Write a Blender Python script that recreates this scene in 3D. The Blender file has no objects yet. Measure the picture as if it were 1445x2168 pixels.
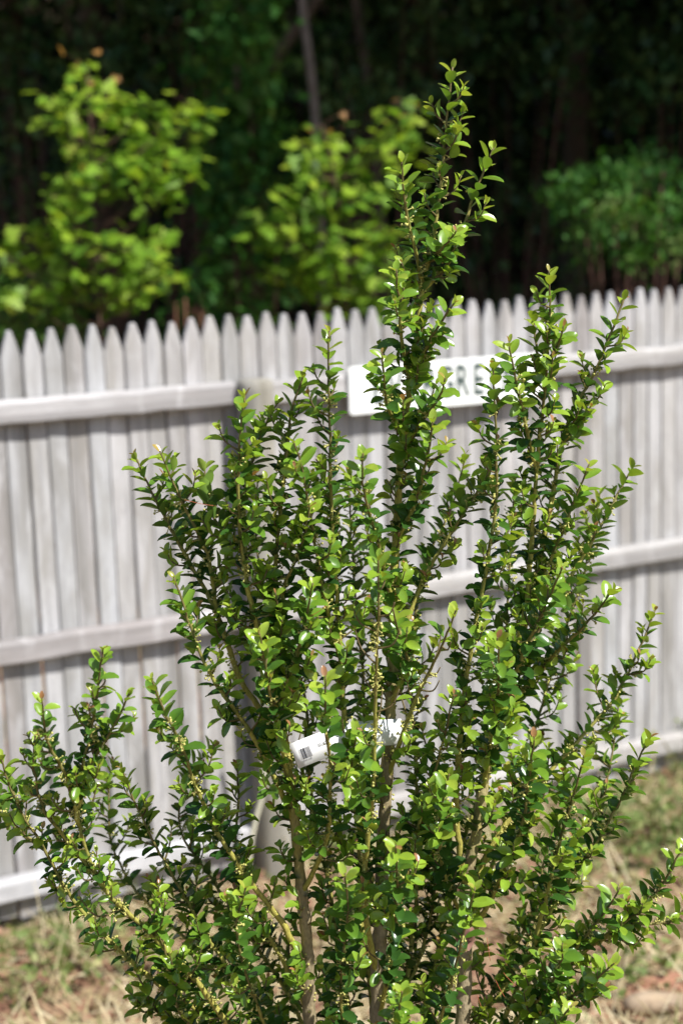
import bpy, math, random
import numpy as np
from mathutils import Vector, Matrix

sc = bpy.context.scene
COL = sc.collection
rng = np.random.default_rng(11)
random.seed(5)

# ------------------------------------------------------------------ camera
W, H, F = 1445.0, 2168.0, 3538.0          # photograph size and focal length in its pixels
PITCH, ROLL, CH = 0.1854, -0.0325, 2.0804
_f = np.array([0, math.cos(PITCH), -math.sin(PITCH)]); _r = np.array([1.0, 0, 0]); _u = np.cross(_r, _f)
CR = math.cos(ROLL)*_r + math.sin(ROLL)*_u
CU = -math.sin(ROLL)*_r + math.cos(ROLL)*_u
CF = _f
CP = np.array([0, 0, CH])
cam = bpy.data.cameras.new('camera'); cam_o = bpy.data.objects.new('camera', cam); COL.objects.link(cam_o)
m = Matrix.Identity(4)
for i in range(3):
    m[i][0], m[i][1], m[i][2], m[i][3] = CR[i], CU[i], -CF[i], CP[i]
cam_o.matrix_world = m
cam.sensor_fit = 'HORIZONTAL'; cam.sensor_width = 24.0; cam.lens = F/W*24.0
cam.clip_start = 0.05; cam.clip_end = 500
cam.dof.use_dof = True; cam.dof.focus_distance = 2.24; cam.dof.aperture_fstop = cam.lens/17.0
cam.dof.aperture_blades = 8
sc.camera = cam_o

# ------------------------------------------------------------------ sky, sun, exposure
SUN_EL = math.radians(50)
SUN_AZ = math.atan2(0.906, -0.655)          # clockwise from +Y
w = bpy.data.worlds.new('World'); sc.world = w; w.use_nodes = True
nt = w.node_tree; nt.nodes.clear()
sky = nt.nodes.new('ShaderNodeTexSky'); sky.sky_type = 'NISHITA'; sky.sun_disc = False
sky.sun_elevation = SUN_EL; sky.sun_rotation = SUN_AZ
bg = nt.nodes.new('ShaderNodeBackground'); bg.inputs[1].default_value = 0.09
wo = nt.nodes.new('ShaderNodeOutputWorld')
nt.links.new(sky.outputs[0], bg.inputs[0]); nt.links.new(bg.outputs[0], wo.inputs[0])
sun = bpy.data.lights.new('sun', 'SUN'); sun.energy = 4.6; sun.angle = math.radians(0.53); sun.color = (1.0, 0.968, 0.92)
sun_o = bpy.data.objects.new('sun', sun); COL.objects.link(sun_o)
sdir = Vector((math.sin(SUN_AZ)*math.cos(SUN_EL), math.cos(SUN_AZ)*math.cos(SUN_EL), math.sin(SUN_EL)))
sun_o.rotation_euler = sdir.to_track_quat('Z', 'Y').to_euler(); sun_o.location = (6, -5, 12)
sc.view_settings.view_transform = 'Standard'; sc.view_settings.look = 'None'
sc.view_settings.gamma = 1.0; sc.view_settings.exposure = 0.73
sc.view_settings.use_curve_mapping = False

# ------------------------------------------------------------------ helpers
def ray(px, py): return CF + (px-W/2)/F*CR - (py-H/2)/F*CU
def at(px, py, Y):
    v = ray(px, py); return CP + v*(Y/v[1])
def on_z(px, py, z):
    v = ray(px, py); return CP + v*((z-CH)/v[2])
def proj(P):
    d = np.asarray(P)-CP; z = d@CF
    return W/2+F*(d@CR)/z, H/2-F*(d@CU)/z, z
def norm(a):
    a = np.asarray(a, float); return a/np.maximum(np.linalg.norm(a, axis=-1, keepdims=True), 1e-9)

def tag(o, label=None, cat=None, group=None, kind=None):
    if label: o['label'] = label
    if cat: o['category'] = cat
    if group: o['group'] = group
    if kind: o['kind'] = kind
    return o
def empty(name, loc, label=None, cat=None, group=None):
    o = bpy.data.objects.new(name, None); o.location = [float(c) for c in loc]; o.empty_display_size = 0.1
    COL.objects.link(o); return tag(o, label, cat, group)
def mesh_np(name, V, Fc, mat=None, smooth=True, attr=None):
    """one mesh from numpy vertices and equal-sized faces (or a list of such arrays)"""
    me = bpy.data.meshes.new(name)
    Fl = Fc if isinstance(Fc, list) else [Fc]
    Fl = [np.asarray(f, np.int32) for f in Fl if len(f)]
    V = np.asarray(V, np.float32)
    me.vertices.add(len(V)); me.vertices.foreach_set('co', V.ravel())
    nl = sum(f.size for f in Fl); npoly = sum(len(f) for f in Fl)
    me.loops.add(nl); me.loops.foreach_set('vertex_index', np.concatenate([f.ravel() for f in Fl]))
    me.polygons.add(npoly)
    tot = np.concatenate([np.full(len(f), f.shape[1], np.int32) for f in Fl])
    st = np.concatenate([[0], np.cumsum(tot)[:-1]]).astype(np.int32)
    me.polygons.foreach_set('loop_start', st)
    try: me.polygons.foreach_set('loop_total', tot)
    except Exception: pass
    me.polygons.foreach_set('use_smooth', np.full(npoly, smooth))
    for k, a in (attr or {}).items():
        at_ = me.attributes.new(k, 'FLOAT', 'POINT'); at_.data.foreach_set('value', np.asarray(a, np.float32))
    me.update(calc_edges=True); me.validate()
    if mat: me.materials.append(mat)
    return me
def obj(name, me, parent=None, loc=None, world=True):
    """link a mesh; its coordinates are world coordinates, parents carry only a translation"""
    o = bpy.data.objects.new(name, me); COL.objects.link(o)
    if parent is not None:
        o.parent = parent
        pl = Vector(parent.location)
        q = parent.parent
        while q is not None: pl = pl + Vector(q.location); q = q.parent
        if world: o.location = -pl if loc is None else Vector([float(c) for c in loc])-pl
    elif loc is not None: o.location = [float(c) for c in loc]
    return o
class MB:
    def __init__(s): s.V = []; s.Q = []; s.T = []; s.n = 0; s.A = []
    def add(s, V, Q=None, T=None, a=0.0):
        V = np.asarray(V, float)
        s.V.append(V); s.A.append(np.full(len(V), a) if np.isscalar(a) else np.asarray(a))
        if Q is not None and len(Q): s.Q.append(np.asarray(Q)+s.n)
        if T is not None and len(T): s.T.append(np.asarray(T)+s.n)
        s.n += len(V); return s
    def box(s, c, ax, ay, az, a=0.0):
        c, ax, ay, az = map(np.asarray, (c, ax, ay, az))
        V = [c+i*ax+j*ay+k*az for i in (-1, 1) for j in (-1, 1) for k in (-1, 1)]
        return s.add(V, [(0,1,3,2),(4,6,7,5),(0,4,5,1),(2,3,7,6),(0,2,6,4),(1,5,7,3)], a=a)
    def tube(s, P, R, n=6, cap=True, a=0.0):
        P = np.asarray(P, float); R = np.broadcast_to(np.asarray(R, float), (len(P),))
        T = norm(np.gradient(P, axis=0))
        ref = np.array([0, 0, 1.0]) if abs(T[0][2]) < 0.8 else np.array([1.0, 0, 0])
        x = norm(np.cross(ref, T[0])); rings = []
        for i in range(len(P)):
            x = norm(x - T[i]*(x@T[i])); y = np.cross(T[i], x)
            an = np.arange(n)*2*math.pi/n
            rings.append(P[i]+R[i]*(np.cos(an)[:, None]*x+np.sin(an)[:, None]*y))
        V = np.concatenate(rings+([P[:1], P[-1:]] if cap else []))
        Q = []
        for i in range(len(P)-1):
            for k in range(n):
                Q.append((i*n+k, i*n+(k+1) % n, (i+1)*n+(k+1) % n, (i+1)*n+k))
        Tt = []
        if cap:
            b, t, l = len(P)*n, len(P)*n+1, (len(P)-1)*n
            for k in range(n): Tt += [(b, (k+1) % n, k), (t, l+k, l+(k+1) % n)]
        if not np.isscalar(a): a = np.concatenate([np.repeat(a, n)]+([[a[0], a[-1]]] if cap else []))
        return s.add(V, Q, Tt, a)
    def mesh(s, name, mat, smooth=True, attr=None):
        return mesh_np(name, np.concatenate(s.V), [np.concatenate(x) for x in (s.Q, s.T) if x], mat, smooth,
                       {attr: np.concatenate(s.A)} if attr else None)
def spline(P, n):
    """Catmull-Rom through the points, n samples evenly by arc length"""
    P = np.asarray(P, float)
    E = np.concatenate([[2*P[0]-P[1]], P, [2*P[-1]-P[-2]]])
    out = []
    for i in range(len(P)-1):
        a, b, c, d = E[i:i+4]
        for t in np.linspace(0, 1, 12, endpoint=False):
            out.append(.5*((2*b)+(c-a)*t+(2*a-5*b+4*c-d)*t*t+(-a+3*b-3*c+d)*t**3))
    out.append(P[-1]); out = np.array(out)
    s = np.concatenate([[0], np.cumsum(np.linalg.norm(np.diff(out, axis=0), axis=1))])
    q = np.linspace(0, s[-1], n)
    return np.stack([np.interp(q, s, out[:, k]) for k in range(out.shape[1])], 1)
def frames(X, N):
    """rotation matrices with local x along X and local z near N"""
    X = norm(X); Z = norm(N - X*np.sum(N*X, -1, keepdims=True)); Y = np.cross(Z, X)
    return np.stack([X, Y, Z], -1)
def scatter(tmplV, tmplF, pos, R, size, attr=None):
    """copies of a template as arrays: vertices, faces, per-vertex attribute"""
    N, k = len(pos), len(tmplV)
    size = np.broadcast_to(np.asarray(size, float), (N,))
    V = np.einsum('nij,kj->nki', R, tmplV)*size[:, None, None]+np.asarray(pos)[:, None, :]
    Fc = tmplF[None]+(np.arange(N)*k)[:, None, None]
    A = None if attr is None else np.repeat(attr, k)
    return V.reshape(-1, 3), Fc.reshape(-1, tmplF.shape[1]), A

# ------------------------------------------------------------------ materials
def new_mat(name):
    mt = bpy.data.materials.new(name); mt.use_nodes = True; t = mt.node_tree; t.nodes.clear()
    o = t.nodes.new('ShaderNodeOutputMaterial'); p = t.nodes.new('ShaderNodeBsdfPrincipled')
    t.links.new(p.outputs[0], o.inputs[0]); return mt, t, p, o
def N(t, kind, **kw):
    n = t.nodes.new(kind)
    for k, v in kw.items():
        if k.startswith('i_'): n.inputs[int(k[2:]) if k[2:].isdigit() else k[2:]].default_value = v
        else: setattr(n, k, v)
    return n
def ramp(t, fac, stops):
    r = t.nodes.new('ShaderNodeValToRGB'); e = r.color_ramp.elements
    while len(e) > 1: e.remove(e[-1])
    e[0].position = stops[0][0]; e[0].color = (*stops[0][1], 1)
    for p, c in stops[1:]:
        x = e.new(p); x.color = (*c, 1)
    t.links.new(fac, r.inputs[0]); return r.outputs[0]
def mixc(t, fac, a, b, mode='MIX'):
    n = t.nodes.new('ShaderNodeMix'); n.data_type = 'RGBA'; n.blend_type = mode
    for s, v in ((0, fac), (6, a), (7, b)):
        if hasattr(v, 'is_linked') or isinstance(v, bpy.types.NodeSocket): t.links.new(v, n.inputs[s])
        else: n.inputs[s].default_value = v if s == 0 else (*v, 1)
    return n.outputs[2]
def noise(t, scale, detail=4, coord='Object', vec=(1, 1, 1), rough=.55):
    tc = t.nodes.new('ShaderNodeTexCoord'); mp = t.nodes.new('ShaderNodeMapping'); mp.inputs['Scale'].default_value = vec
    n = t.nodes.new('ShaderNodeTexNoise'); n.inputs['Scale'].default_value = scale
    n.inputs['Detail'].default_value = detail; n.inputs['Roughness'].default_value = rough
    t.links.new(tc.outputs[coord], mp.inputs[0]); t.links.new(mp.outputs[0], n.inputs[0]); return n.outputs[0], mp
def bump(t, p, h, strength, dist):
    b = t.nodes.new('ShaderNodeBump'); b.inputs['Strength'].default_value = strength; b.inputs['Distance'].default_value = dist
    t.links.new(h, b.inputs['Height']); t.links.new(b.outputs[0], p.inputs['Normal'])

def leaf_mat(name, stops, rough, trans, tcol, spec=.5, under=(.16, .25, .07), under_mix=.6):
    mt, t, p, o = new_mat(name)
    a = N(t, 'ShaderNodeAttribute', attribute_name='age')
    c = ramp(t, a.outputs['Fac'], stops)
    nz, _ = noise(t, 60, 3)
    c = mixc(t, .35, c, mixc(t, 1.0, c, ramp(t, nz, [(.3, (.55, .6, .5)), (.7, (1.35, 1.3, 1.3))]), 'MULTIPLY'))
    g = t.nodes.new('ShaderNodeNewGeometry')
    mu = N(t, 'ShaderNodeMath', operation='MULTIPLY'); mu.inputs[1].default_value = under_mix
    t.links.new(g.outputs['Backfacing'], mu.inputs[0])
    c2 = mixc(t, mu.outputs[0], c, mixc(t, .5, c, under))
    t.links.new(c2, p.inputs['Base Color'])
    ro = N(t, 'ShaderNodeMapRange'); ro.inputs[3].default_value = rough; ro.inputs[4].default_value = min(rough+.25, 1)
    t.links.new(g.outputs['Backfacing'], ro.inputs[0]); t.links.new(ro.outputs[0], p.inputs['Roughness'])
    p.inputs['Specular IOR Level'].default_value = spec
    tr = t.nodes.new('ShaderNodeBsdfTranslucent')
    t.links.new(mixc(t, 1.0, c, tcol, 'MULTIPLY'), tr.inputs[0])
    mx = t.nodes.new('ShaderNodeMixShader'); mx.inputs[0].default_value = trans
    t.links.new(p.outputs[0], mx.inputs[1]); t.links.new(tr.outputs[0], mx.inputs[2]); t.links.new(mx.outputs[0], o.inputs[0])
    return mt
def plain(name, col, rough=.6, var=.25, scale=30, spec=.3, bumpy=0.0):
    mt, t, p, o = new_mat(name)
    nz, _ = noise(t, scale, 4)
    c = mixc(t, nz, tuple(v*(1-var) for v in col), tuple(min(v*(1+var), 1) for v in col))
    t.links.new(c, p.inputs['Base Color']); p.inputs['Roughness'].default_value = rough
    p.inputs['Specular IOR Level'].default_value = spec
    if bumpy: bump(t, p, nz, bumpy, .01)
    return mt

M = {}
M['holly'] = leaf_mat('holly_leaf', [(0, (.016, .052, .014)), (.3, (.045, .12, .018)), (.58, (.115, .235, .024)),
                                     (.82, (.25, .38, .035)), (.93, (.32, .38, .055)), (1.0, (.32, .16, .07))], .27, .28, (1.7, 1.55, .8), .5)
M['maple'] = leaf_mat('maple_leaf', [(0, (.05, .13, .014)), (.5, (.18, .33, .026)), (.85, (.33, .44, .04)), (1.0, (.40, .17, .07))], .5, .4, (1.5, 1.5, .8), .3)
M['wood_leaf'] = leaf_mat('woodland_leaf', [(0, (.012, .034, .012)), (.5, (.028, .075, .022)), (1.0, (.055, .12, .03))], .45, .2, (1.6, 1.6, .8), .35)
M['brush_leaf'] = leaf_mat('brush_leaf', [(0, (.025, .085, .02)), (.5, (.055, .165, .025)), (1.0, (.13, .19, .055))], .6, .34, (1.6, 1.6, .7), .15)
M['weed_leaf'] = leaf_mat('weed_leaf', [(0, (.08, .13, .035)), (.5, (.17, .23, .07)), (1.0, (.32, .31, .14))], .6, .3, (1.4, 1.4, .8), .3)
M['straw'] = leaf_mat('straw', [(0, (.22, .16, .08)), (.5, (.47, .39, .22)), (1.0, (.66, .58, .40))], .65, .2, (1.2, 1.1, .9), .3, (.5, .42, .28), .3)
M['litter'] = leaf_mat('leaf_litter', [(0, (.10, .045, .03)), (.5, (.25, .13, .085)), (1.0, (.42, .27, .18))], .7, .1, (1.1, 1., .8), .25, (.3, .2, .14), .3)

def stem_mat():
    mt, t, p, o = new_mat('holly_bark')
    a = N(t, 'ShaderNodeAttribute', attribute_name='age')        # radius based: 0 woody, .5 green stem, 1 dark shoot
    c = ramp(t, a.outputs['Fac'], [(0, (.26, .215, .17)), (.22, (.29, .24, .13)), (.34, (.38, .34, .08)), (.7, (.28, .28, .06)), (1, (.12, .09, .04))])
    nz, mp = noise(t, 260, 5, vec=(1, 1, .5))
    c = mixc(t, .55, c, mixc(t, 1.0, c, ramp(t, nz, [(.3, (.45, .42, .4)), (.7, (1.6, 1.55, 1.5))]), 'MULTIPLY'))
    t.links.new(c, p.inputs['Base Color']); p.inputs['Roughness'].default_value = .62
    p.inputs['Specular IOR Level'].default_value = .3
    bump(t, p, nz, .5, .003); return mt
M['stem'] = stem_mat()
M['bud'] = plain('flower_bud', (.46, .44, .13), .55, .3, 200)

def wood_mat(name, base, tint, vec, scale):
    mt, t, p, o = new_mat(name)
    oi = t.nodes.new('ShaderNodeObjectInfo')
    tc = t.nodes.new('ShaderNodeTexCoord')
    sh = N(t, 'ShaderNodeVectorMath', operation='SCALE'); sh.inputs['Scale'].default_value = 37.0
    cx = t.nodes.new('ShaderNodeCombineXYZ')
    for i in range(3): t.links.new(oi.outputs['Random'], cx.inputs[i])
    t.links.new(cx.outputs[0], sh.inputs[0])
    ad = N(t, 'ShaderNodeVectorMath', operation='ADD'); t.links.new(tc.outputs['Object'], ad.inputs[0]); t.links.new(sh.outputs[0], ad.inputs[1])
    def nz(sc_, v, det, ro=.6):
        mp = t.nodes.new('ShaderNodeMapping'); mp.inputs['Scale'].default_value = v; t.links.new(ad.outputs[0], mp.inputs[0])
        n = t.nodes.new('ShaderNodeTexNoise'); n.inputs['Scale'].default_value = sc_; n.inputs['Detail'].default_value = det
        n.inputs['Roughness'].default_value = ro; n.inputs['Distortion'].default_value = .6
        t.links.new(mp.outputs[0], n.inputs[0]); return n.outputs[0]
    grain = nz(scale, vec, 5); blot = nz(11, tuple(max(v_, .3) for v_ in vec), 4); fine = nz(scale*3, vec, 3, .7)
    c = ramp(t, grain, [(.28, tuple(v*.72 for v in base)), (.5, base), (.75, tuple(min(v*1.16, .85) for v in base))])
    c = mixc(t, ramp(t, blot, [(.40, (0, 0, 0)), (.64, (.9, .9, .9))]), c, tint)
    hv = ramp(t, oi.outputs['Random'], [(0, (.66, .62, .60)), (.12, (.86, .83, .82)), (.25, (1.0, .99, .98)), (.5, (.92, .94, .95)), (.75, (1.06, 1.03, 1.01)), (.9, (.87, .85, .80)), (1, (1.0, 1.02, 1.04))])
    c = mixc(t, 1.0, c, hv, 'MULTIPLY')
    st = nz(9, vec, 4, .6); mo = nz(14, (1, 1, .35), 4, .6)
    c = mixc(t, ramp(t, st, [(.46, (0, 0, 0)), (.66, (.8, .8, .8))]), c, tuple(v*.62 for v in tint))
    c = mixc(t, ramp(t, mo, [(.54, (0, 0, 0)), (.72, (.55, .55, .55))]), c, tuple(v*1.22 for v in base))
    c = mixc(t, ramp(t, fine, [(.30, (.75, .75, .75)), (.44, (0, 0, 0))]), c, tuple(v*.45 for v in base))
    t.links.new(c, p.inputs['Base Color']); p.inputs['Roughness'].default_value = .8; p.inputs['Specular IOR Level'].default_value = .2
    bump(t, p, grain, .5, .004); return mt
M['picket'] = wood_mat('weathered_picket', (.42, .418, .425), (.29, .28, .262), (1, 1, .05), 70)
M['rail'] = wood_mat('weathered_rail', (.47, .462, .468), (.36, .345, .34), (.05, 1, 1), 70)
M['post'] = wood_mat('weathered_post', (.36, .34, .30), (.26, .24, .19), (1, 1, .06), 50)
M['bark'] = plain('tree_bark', (.085, .068, .052), .9, .5, 14, .15, .6)
M['palebark'] = plain('pale_bark', (.20, .165, .14), .9, .5, 14, .15, .6)
M['sapbark'] = plain('sapling_bark', (.11, .06, .045), .8, .4, 30, .2)
M['signwhite'] = plain('sign_paint', (.80, .82, .80), .45, .04, 8, .4)
M['signink'] = plain('sign_ink', (.028, .055, .048), .5, .2, 30, .3)
M['paper'] = plain('tag_paper', (.82, .82, .83), .5, .02, 20, .35)
M['ink'] = plain('tag_ink', (.06, .06, .07), .6, .1, 20, .2)
M['hose'] = plain('pale_hose', (.52, .50, .38), .5, .2, 20, .4)
M['log'] = wood_mat('dry_log', (.46, .37, .27), (.30, .22, .14), (.06, 1, 1), 40)

def ground_mat():
    mt, t, p, o = new_mat('ground_soil')
    a, _ = noise(t, 1.7, 6); b, _ = noise(t, 9, 6, rough=.65); c_, _ = noise(t, 45, 4)
    c = ramp(t, b, [(.3, (.12, .06, .038)), (.48, (.24, .135, .088)), (.62, (.36, .26, .16)), (.75, (.45, .36, .22))])
    c = mixc(t, ramp(t, a, [(.5, (0, 0, 0)), (.68, (.55, .55, .55))]), c, (.12, .15, .05))
    c = mixc(t, .5, c, mixc(t, 1.0, c, ramp(t, c_, [(.3, (.4, .4, .4)), (.7, (1.5, 1.5, 1.5))]), 'MULTIPLY'))
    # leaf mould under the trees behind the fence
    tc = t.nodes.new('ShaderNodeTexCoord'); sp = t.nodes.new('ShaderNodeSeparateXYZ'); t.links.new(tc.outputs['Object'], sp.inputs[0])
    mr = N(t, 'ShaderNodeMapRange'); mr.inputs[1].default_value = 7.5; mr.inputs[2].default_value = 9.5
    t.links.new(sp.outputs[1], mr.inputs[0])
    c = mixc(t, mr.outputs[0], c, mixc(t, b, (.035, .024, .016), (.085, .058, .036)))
    t.links.new(c, p.inputs['Base Color']); p.inputs['Roughness'].default_value = .95; p.inputs['Specular IOR Level'].default_value = .1
    bump(t, p, b, .8, .03); return mt
M['ground'] = ground_mat()

# ------------------------------------------------------------------ terrain
def sstep(a, b, x):
    t = np.clip((np.asarray(x, float)-a)/(b-a), 0, 1); return t*t*(3-2*t)
def ground_z(x, y):
    x = np.asarray(x, float); y = np.asarray(y, float)
    z = 0.6*(1-sstep(2.4, 4.05, y))
    z = z + .018*np.sin(x*2.3+1)*np.sin(y*2.9+.4)*sstep(3.4, 4.2, y) + .010*np.sin(x*7.1+y*3)*np.sin(y*6.3-x*2)*sstep(3.4, 4.2, y)
    z = z + 7.5*sstep(15, 34, y) + .5*np.sin(x*.3)*sstep(14, 20, y) + 5*sstep(34, 120, y)  # rise added behind the wood to block the bright sky
    return z
xs = np.concatenate([np.linspace(-150, -8, 24), np.linspace(-7, 7, 113), np.linspace(8, 150, 24)])
ys = np.concatenate([np.linspace(-60, 0, 10), np.linspace(.4, 9, 100), np.linspace(9.5, 40, 50), np.linspace(45, 260, 22)])
X, Y = np.meshgrid(xs, ys)
V = np.stack([X, Y, ground_z(X, Y)], -1).reshape(-1, 3)
nx = len(xs); q = np.arange(nx-1)[None, :]+nx*np.arange(len(ys)-1)[:, None]
Q = np.stack([q, q+1, q+1+nx, q+nx], -1).reshape(-1, 4)
tag(obj('ground', mesh_np('ground', V, Q, M['ground'])), 'reddish brown soil with straw and weeds in front of the fence', kind='structure')

# ------------------------------------------------------------------ fence
FA = 0.4810; FD = 5.1433
fd = np.array([math.cos(FA), math.sin(FA), 0]); fn = np.array([math.sin(FA), -math.cos(FA), 0]); fz = np.array([0, 0, 1.0])
FO = np.array([0, FD, 0])
def fence_t(px, py, off=0.0):
    v = ray(px, py); o = FO+fn*off; P = CP+v*(((o-CP)@fn)/(v@fn)); return (P-FO)@fd, P[2]
def fp(t, z, off=0.0): return FO+fd*t+fn*off+fz*z
fence = empty('wooden_fence', fp(0, 0), 'weathered grey wooden picket fence with three rails and round posts', 'fence')
fence.rotation_euler = (0, 0, FA)
# local frame of the fence: x along it, -y towards the garden, z up
def picket_mesh(k):
    r = random.Random(100+k)
    wd = .0288+r.uniform(-.0008, .0008); tip = .0072+r.uniform(-.0012, .002); tl = .070+r.uniform(-.006, .008); th = .016
    prof = [(-wd, -1.72), (-wd*.99, -.9), (-wd, -tl), (-wd*.70, -tl*.55), (-tip*1.15, -.005), (-tip*.6, 0), (tip*.6, 0), (tip*1.15, -.005), (wd*.70, -tl*.55), (wd, -tl), (wd*.99, -.9), (wd, -1.72)]
    n = len(prof); bv = .003
    V = []
    cx = 0
    for (y, ins) in ((0, bv), (bv, 0), (th-bv, 0), (th, bv)):
        for (x, z) in prof:
            s = 1-ins/wd
            V.append((x*s, y, z-(ins if z > -.1 else 0)))
    Q = []
    for j in range(3):
        for i in range(n):
            a, b = j*n+i, j*n+(i+1) % n; Q.append((a, b, b+n, a+n))
    fr = [(i, n-1-i) for i in range(n//2)]
    for j, rev in ((0, False), (3, True)):
        for i in range(n//2-1):
            f = (j*n+i, j*n+i+1, j*n+n-2-i, j*n+n-1-i); Q.append(f[::-1] if not rev else f)
    return mesh_np('picket', V, np.array(Q), M['picket'], smooth=False)
PM = [picket_mesh(k) for k in range(8)]
S, S0 = .0609, -1.0229
for k in range(-24, 72):
    o = bpy.data.objects.new('picket', PM[random.randrange(8)]); COL.objects.link(o); o.parent = fence
    o.location = (S0+S*k+random.uniform(-.0015, .0015), random.uniform(0, .004), 1.745+random.uniform(-.008, .008))
    o.rotation_euler = (random.uniform(-.004, .004), random.uniform(-.004, .004), random.uniform(-.05, .05))
PT = fence_t(540, 830, .06)[0]                       # where the round post stands
def rail_mesh(L, h=.034, d=.021, seed=0):
    """rounded bar along local x, slightly uneven"""
    r = np.random.default_rng(seed+50); n = 30
    prof = [(-d, -h+.006), (-d+.006, -h), (d, -h), (d, h), (-d+.008, h), (-d, h-.010)]
    V = []; k = len(prof)
    for i in range(n+1):
        x = -L/2+L*i/n; wob = .002*math.sin(i*.7+seed)+.0012*r.normal(); wz = .0015*r.normal()
        for (y, z) in prof: V.append((x, y+(wob if y < 0 else 0), z+wz))
    Q = [(i*k+j, i*k+(j+1) % k, (i+1)*k+(j+1) % k, (i+1)*k+j) for i in range(n) for j in range(k)]
    Q = np.array(Q)
    caps = np.array([[0, 1, 2, 3], [0, 3, 4, 5]]); caps2 = caps[:, ::-1]+n*k
    return mesh_np('rail', V, np.concatenate([Q[:, ::-1], caps, caps2]), M['rail'], smooth=False)
for i, z in enumerate((1.5226, .8371, .130)):
    for sgn in (-1, 0, 1):
        L = 2.40-.112
        a = PT+2.40*sgn+.056 if sgn >= 0 else PT-2.40+.056
        if sgn == 1: a = PT+2.40+.056
        o = bpy.data.objects.new('rail', rail_mesh(L, seed=i*7+sgn)); COL.objects.link(o); o.parent = fence
        o.location = (a+L/2, -.0225, z+random.uniform(-.004, .004)-(.003 if sgn >= 0 else 0))
        o.rotation_euler = (0, random.uniform(-.0012, .0012), 0)
for j, t in enumerate((PT-2.40, PT, PT+2.40)):
    mb = MB(); zz = np.array([-.3, .0, .4, .8, 1.2, 1.53, 1.556, 1.560]); rr = np.array([.057, .057, .056, .055, .055, .054, .053, .048])
    mb.tube(np.stack([np.zeros(8)+.002*np.sin(zz*5), np.zeros(8), zz], 1), rr, 20)
    o = bpy.data.objects.new('post', mb.mesh('post', M['post'])); COL.objects.link(o); o.parent = fence; o.location = (t, -.056, 0)

# sign nailed to the top rail
tl, zl = fence_t(738, 830, .05); tr_, zr = fence_t(1150, 800, .05)
_, z_top = fence_t(738, 780, .05); _, z_bot = fence_t(738, 881, .05)
_, z_top2 = fence_t(1120, 751, .05)
SH = z_top-z_bot; SW = tr_-tl
sc_c = fp((tl+tr_)/2, (z_top+z_bot)/2, .050)
sign = empty('sign', sc_c, 'white rectangular board reading EVERGREEN fixed to the top fence rail', 'sign')
sign.rotation_euler = (0, -math.atan2(z_top2-z_top, fence_t(1120, 751, .05)[0]-tl), FA)
mb = MB(); hw, hh, th, b = SW/2, SH/2, .0045, .004
V = []
for (y, ins) in ((-th, b*.3), (-th+.001, 0), (th, 0)):
    r_ = .010
    pts = []
    for cx, cz, a0 in ((hw-r_, hh-r_, 0), (-hw+r_, hh-r_, 90), (-hw+r_, -hh+r_, 180), (hw-r_, -hh+r_, 270)):
        for aa in (0, 30, 60, 90):
            an = math.radians(a0+aa); pts.append((cx+(r_-ins)*math.cos(an), y, cz+(r_-ins)*math.sin(an)))
    V += pts
n = 16; V += [(0, -th, 0), (0, th, 0)]
Q = [(j*n+i, (j+1)*n+i, (j+1)*n+(i+1) % n, j*n+(i+1) % n) for j in range(2) for i in range(n)]
T = [(48, i, (i+1) % n) for i in range(n)]+[(49, 32+(i+1) % n, 32+i) for i in range(n)]
bo = bpy.data.objects.new('board', mesh_np('board', V, [np.array(Q), np.array(T)], M['signwhite'], False)); COL.objects.link(bo); bo.parent = sign
def text_mesh(name, body, height, mat, sx=1.0, spacing=1.0, bold=0.0):
    cu = bpy.data.curves.new(name, 'FONT'); cu.body = body; cu.align_x = 'CENTER'; cu.align_y = 'CENTER'
    cu.size = height/.7; cu.space_character = spacing; cu.offset = bold; cu.resolution_u = 4
    to = bpy.data.objects.new(name, cu); COL.objects.link(to)
    dg = bpy.context.evaluated_depsgraph_get(); dg.update()
    me = bpy.data.meshes.new_from_object(to.evaluated_get(dg)); me.name = name
    bpy.data.objects.remove(to); bpy.data.curves.remove(cu)
    me.transform(Matrix.Diagonal((sx, 1, 1, 1)))
    me.materials.clear(); me.materials.append(mat); return me
lt_t = [fence_t(px, 815, .055)[0] for px in (800, 838, 873, 909, 944, 980, 1015, 1048, 1080)]
step = (lt_t[-1]-lt_t[0])/8; t_mid = (tl+tr_)/2
LH = 1.1*(fence_t(985, 778, .055)[1]-fence_t(985, 838, .055)[1])
for i, ch in enumerate('EVERGREEN'):
    me = text_mesh('letter', ch, LH, M['signink'], .62, 1, .0022)
    o = bpy.data.objects.new('letter', me); COL.objects.link(o); o.parent = bo
    o.location = (lt_t[0]+step*i-t_mid, -th-.0012, 0.0); o.rotation_euler = (math.pi/2, 0, 0)
for sx, sz in ((-1, 1), (1, 1)):
    mb = MB(); mb.tube([(0, 0, 0), (0, -.0015, 0), (0, -.003, 0)], [.004, .004, .002], 8)
    o = bpy.data.objects.new('screw', mb.mesh('screw', M['ink'])); COL.objects.link(o); o.parent = sign; o.location = (sx*(hw-.02), -th, sz*.0+.012)

# pale hose hanging beside the post
P = [fp(*fence_t(px, py, .125), .125) for px, py in ((541, 1545), (552, 1590), (558, 1640), (553, 1690), (541, 1735), (530, 1790), (522, 1850), (500, 1900))]
mb = MB(); mb.tube(spline(P, 40), .0075, 8)
tag(obj('hose', mb.mesh('hose', M['hose'])), 'pale thin hose curving down along the round fence post', 'hose')

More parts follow.
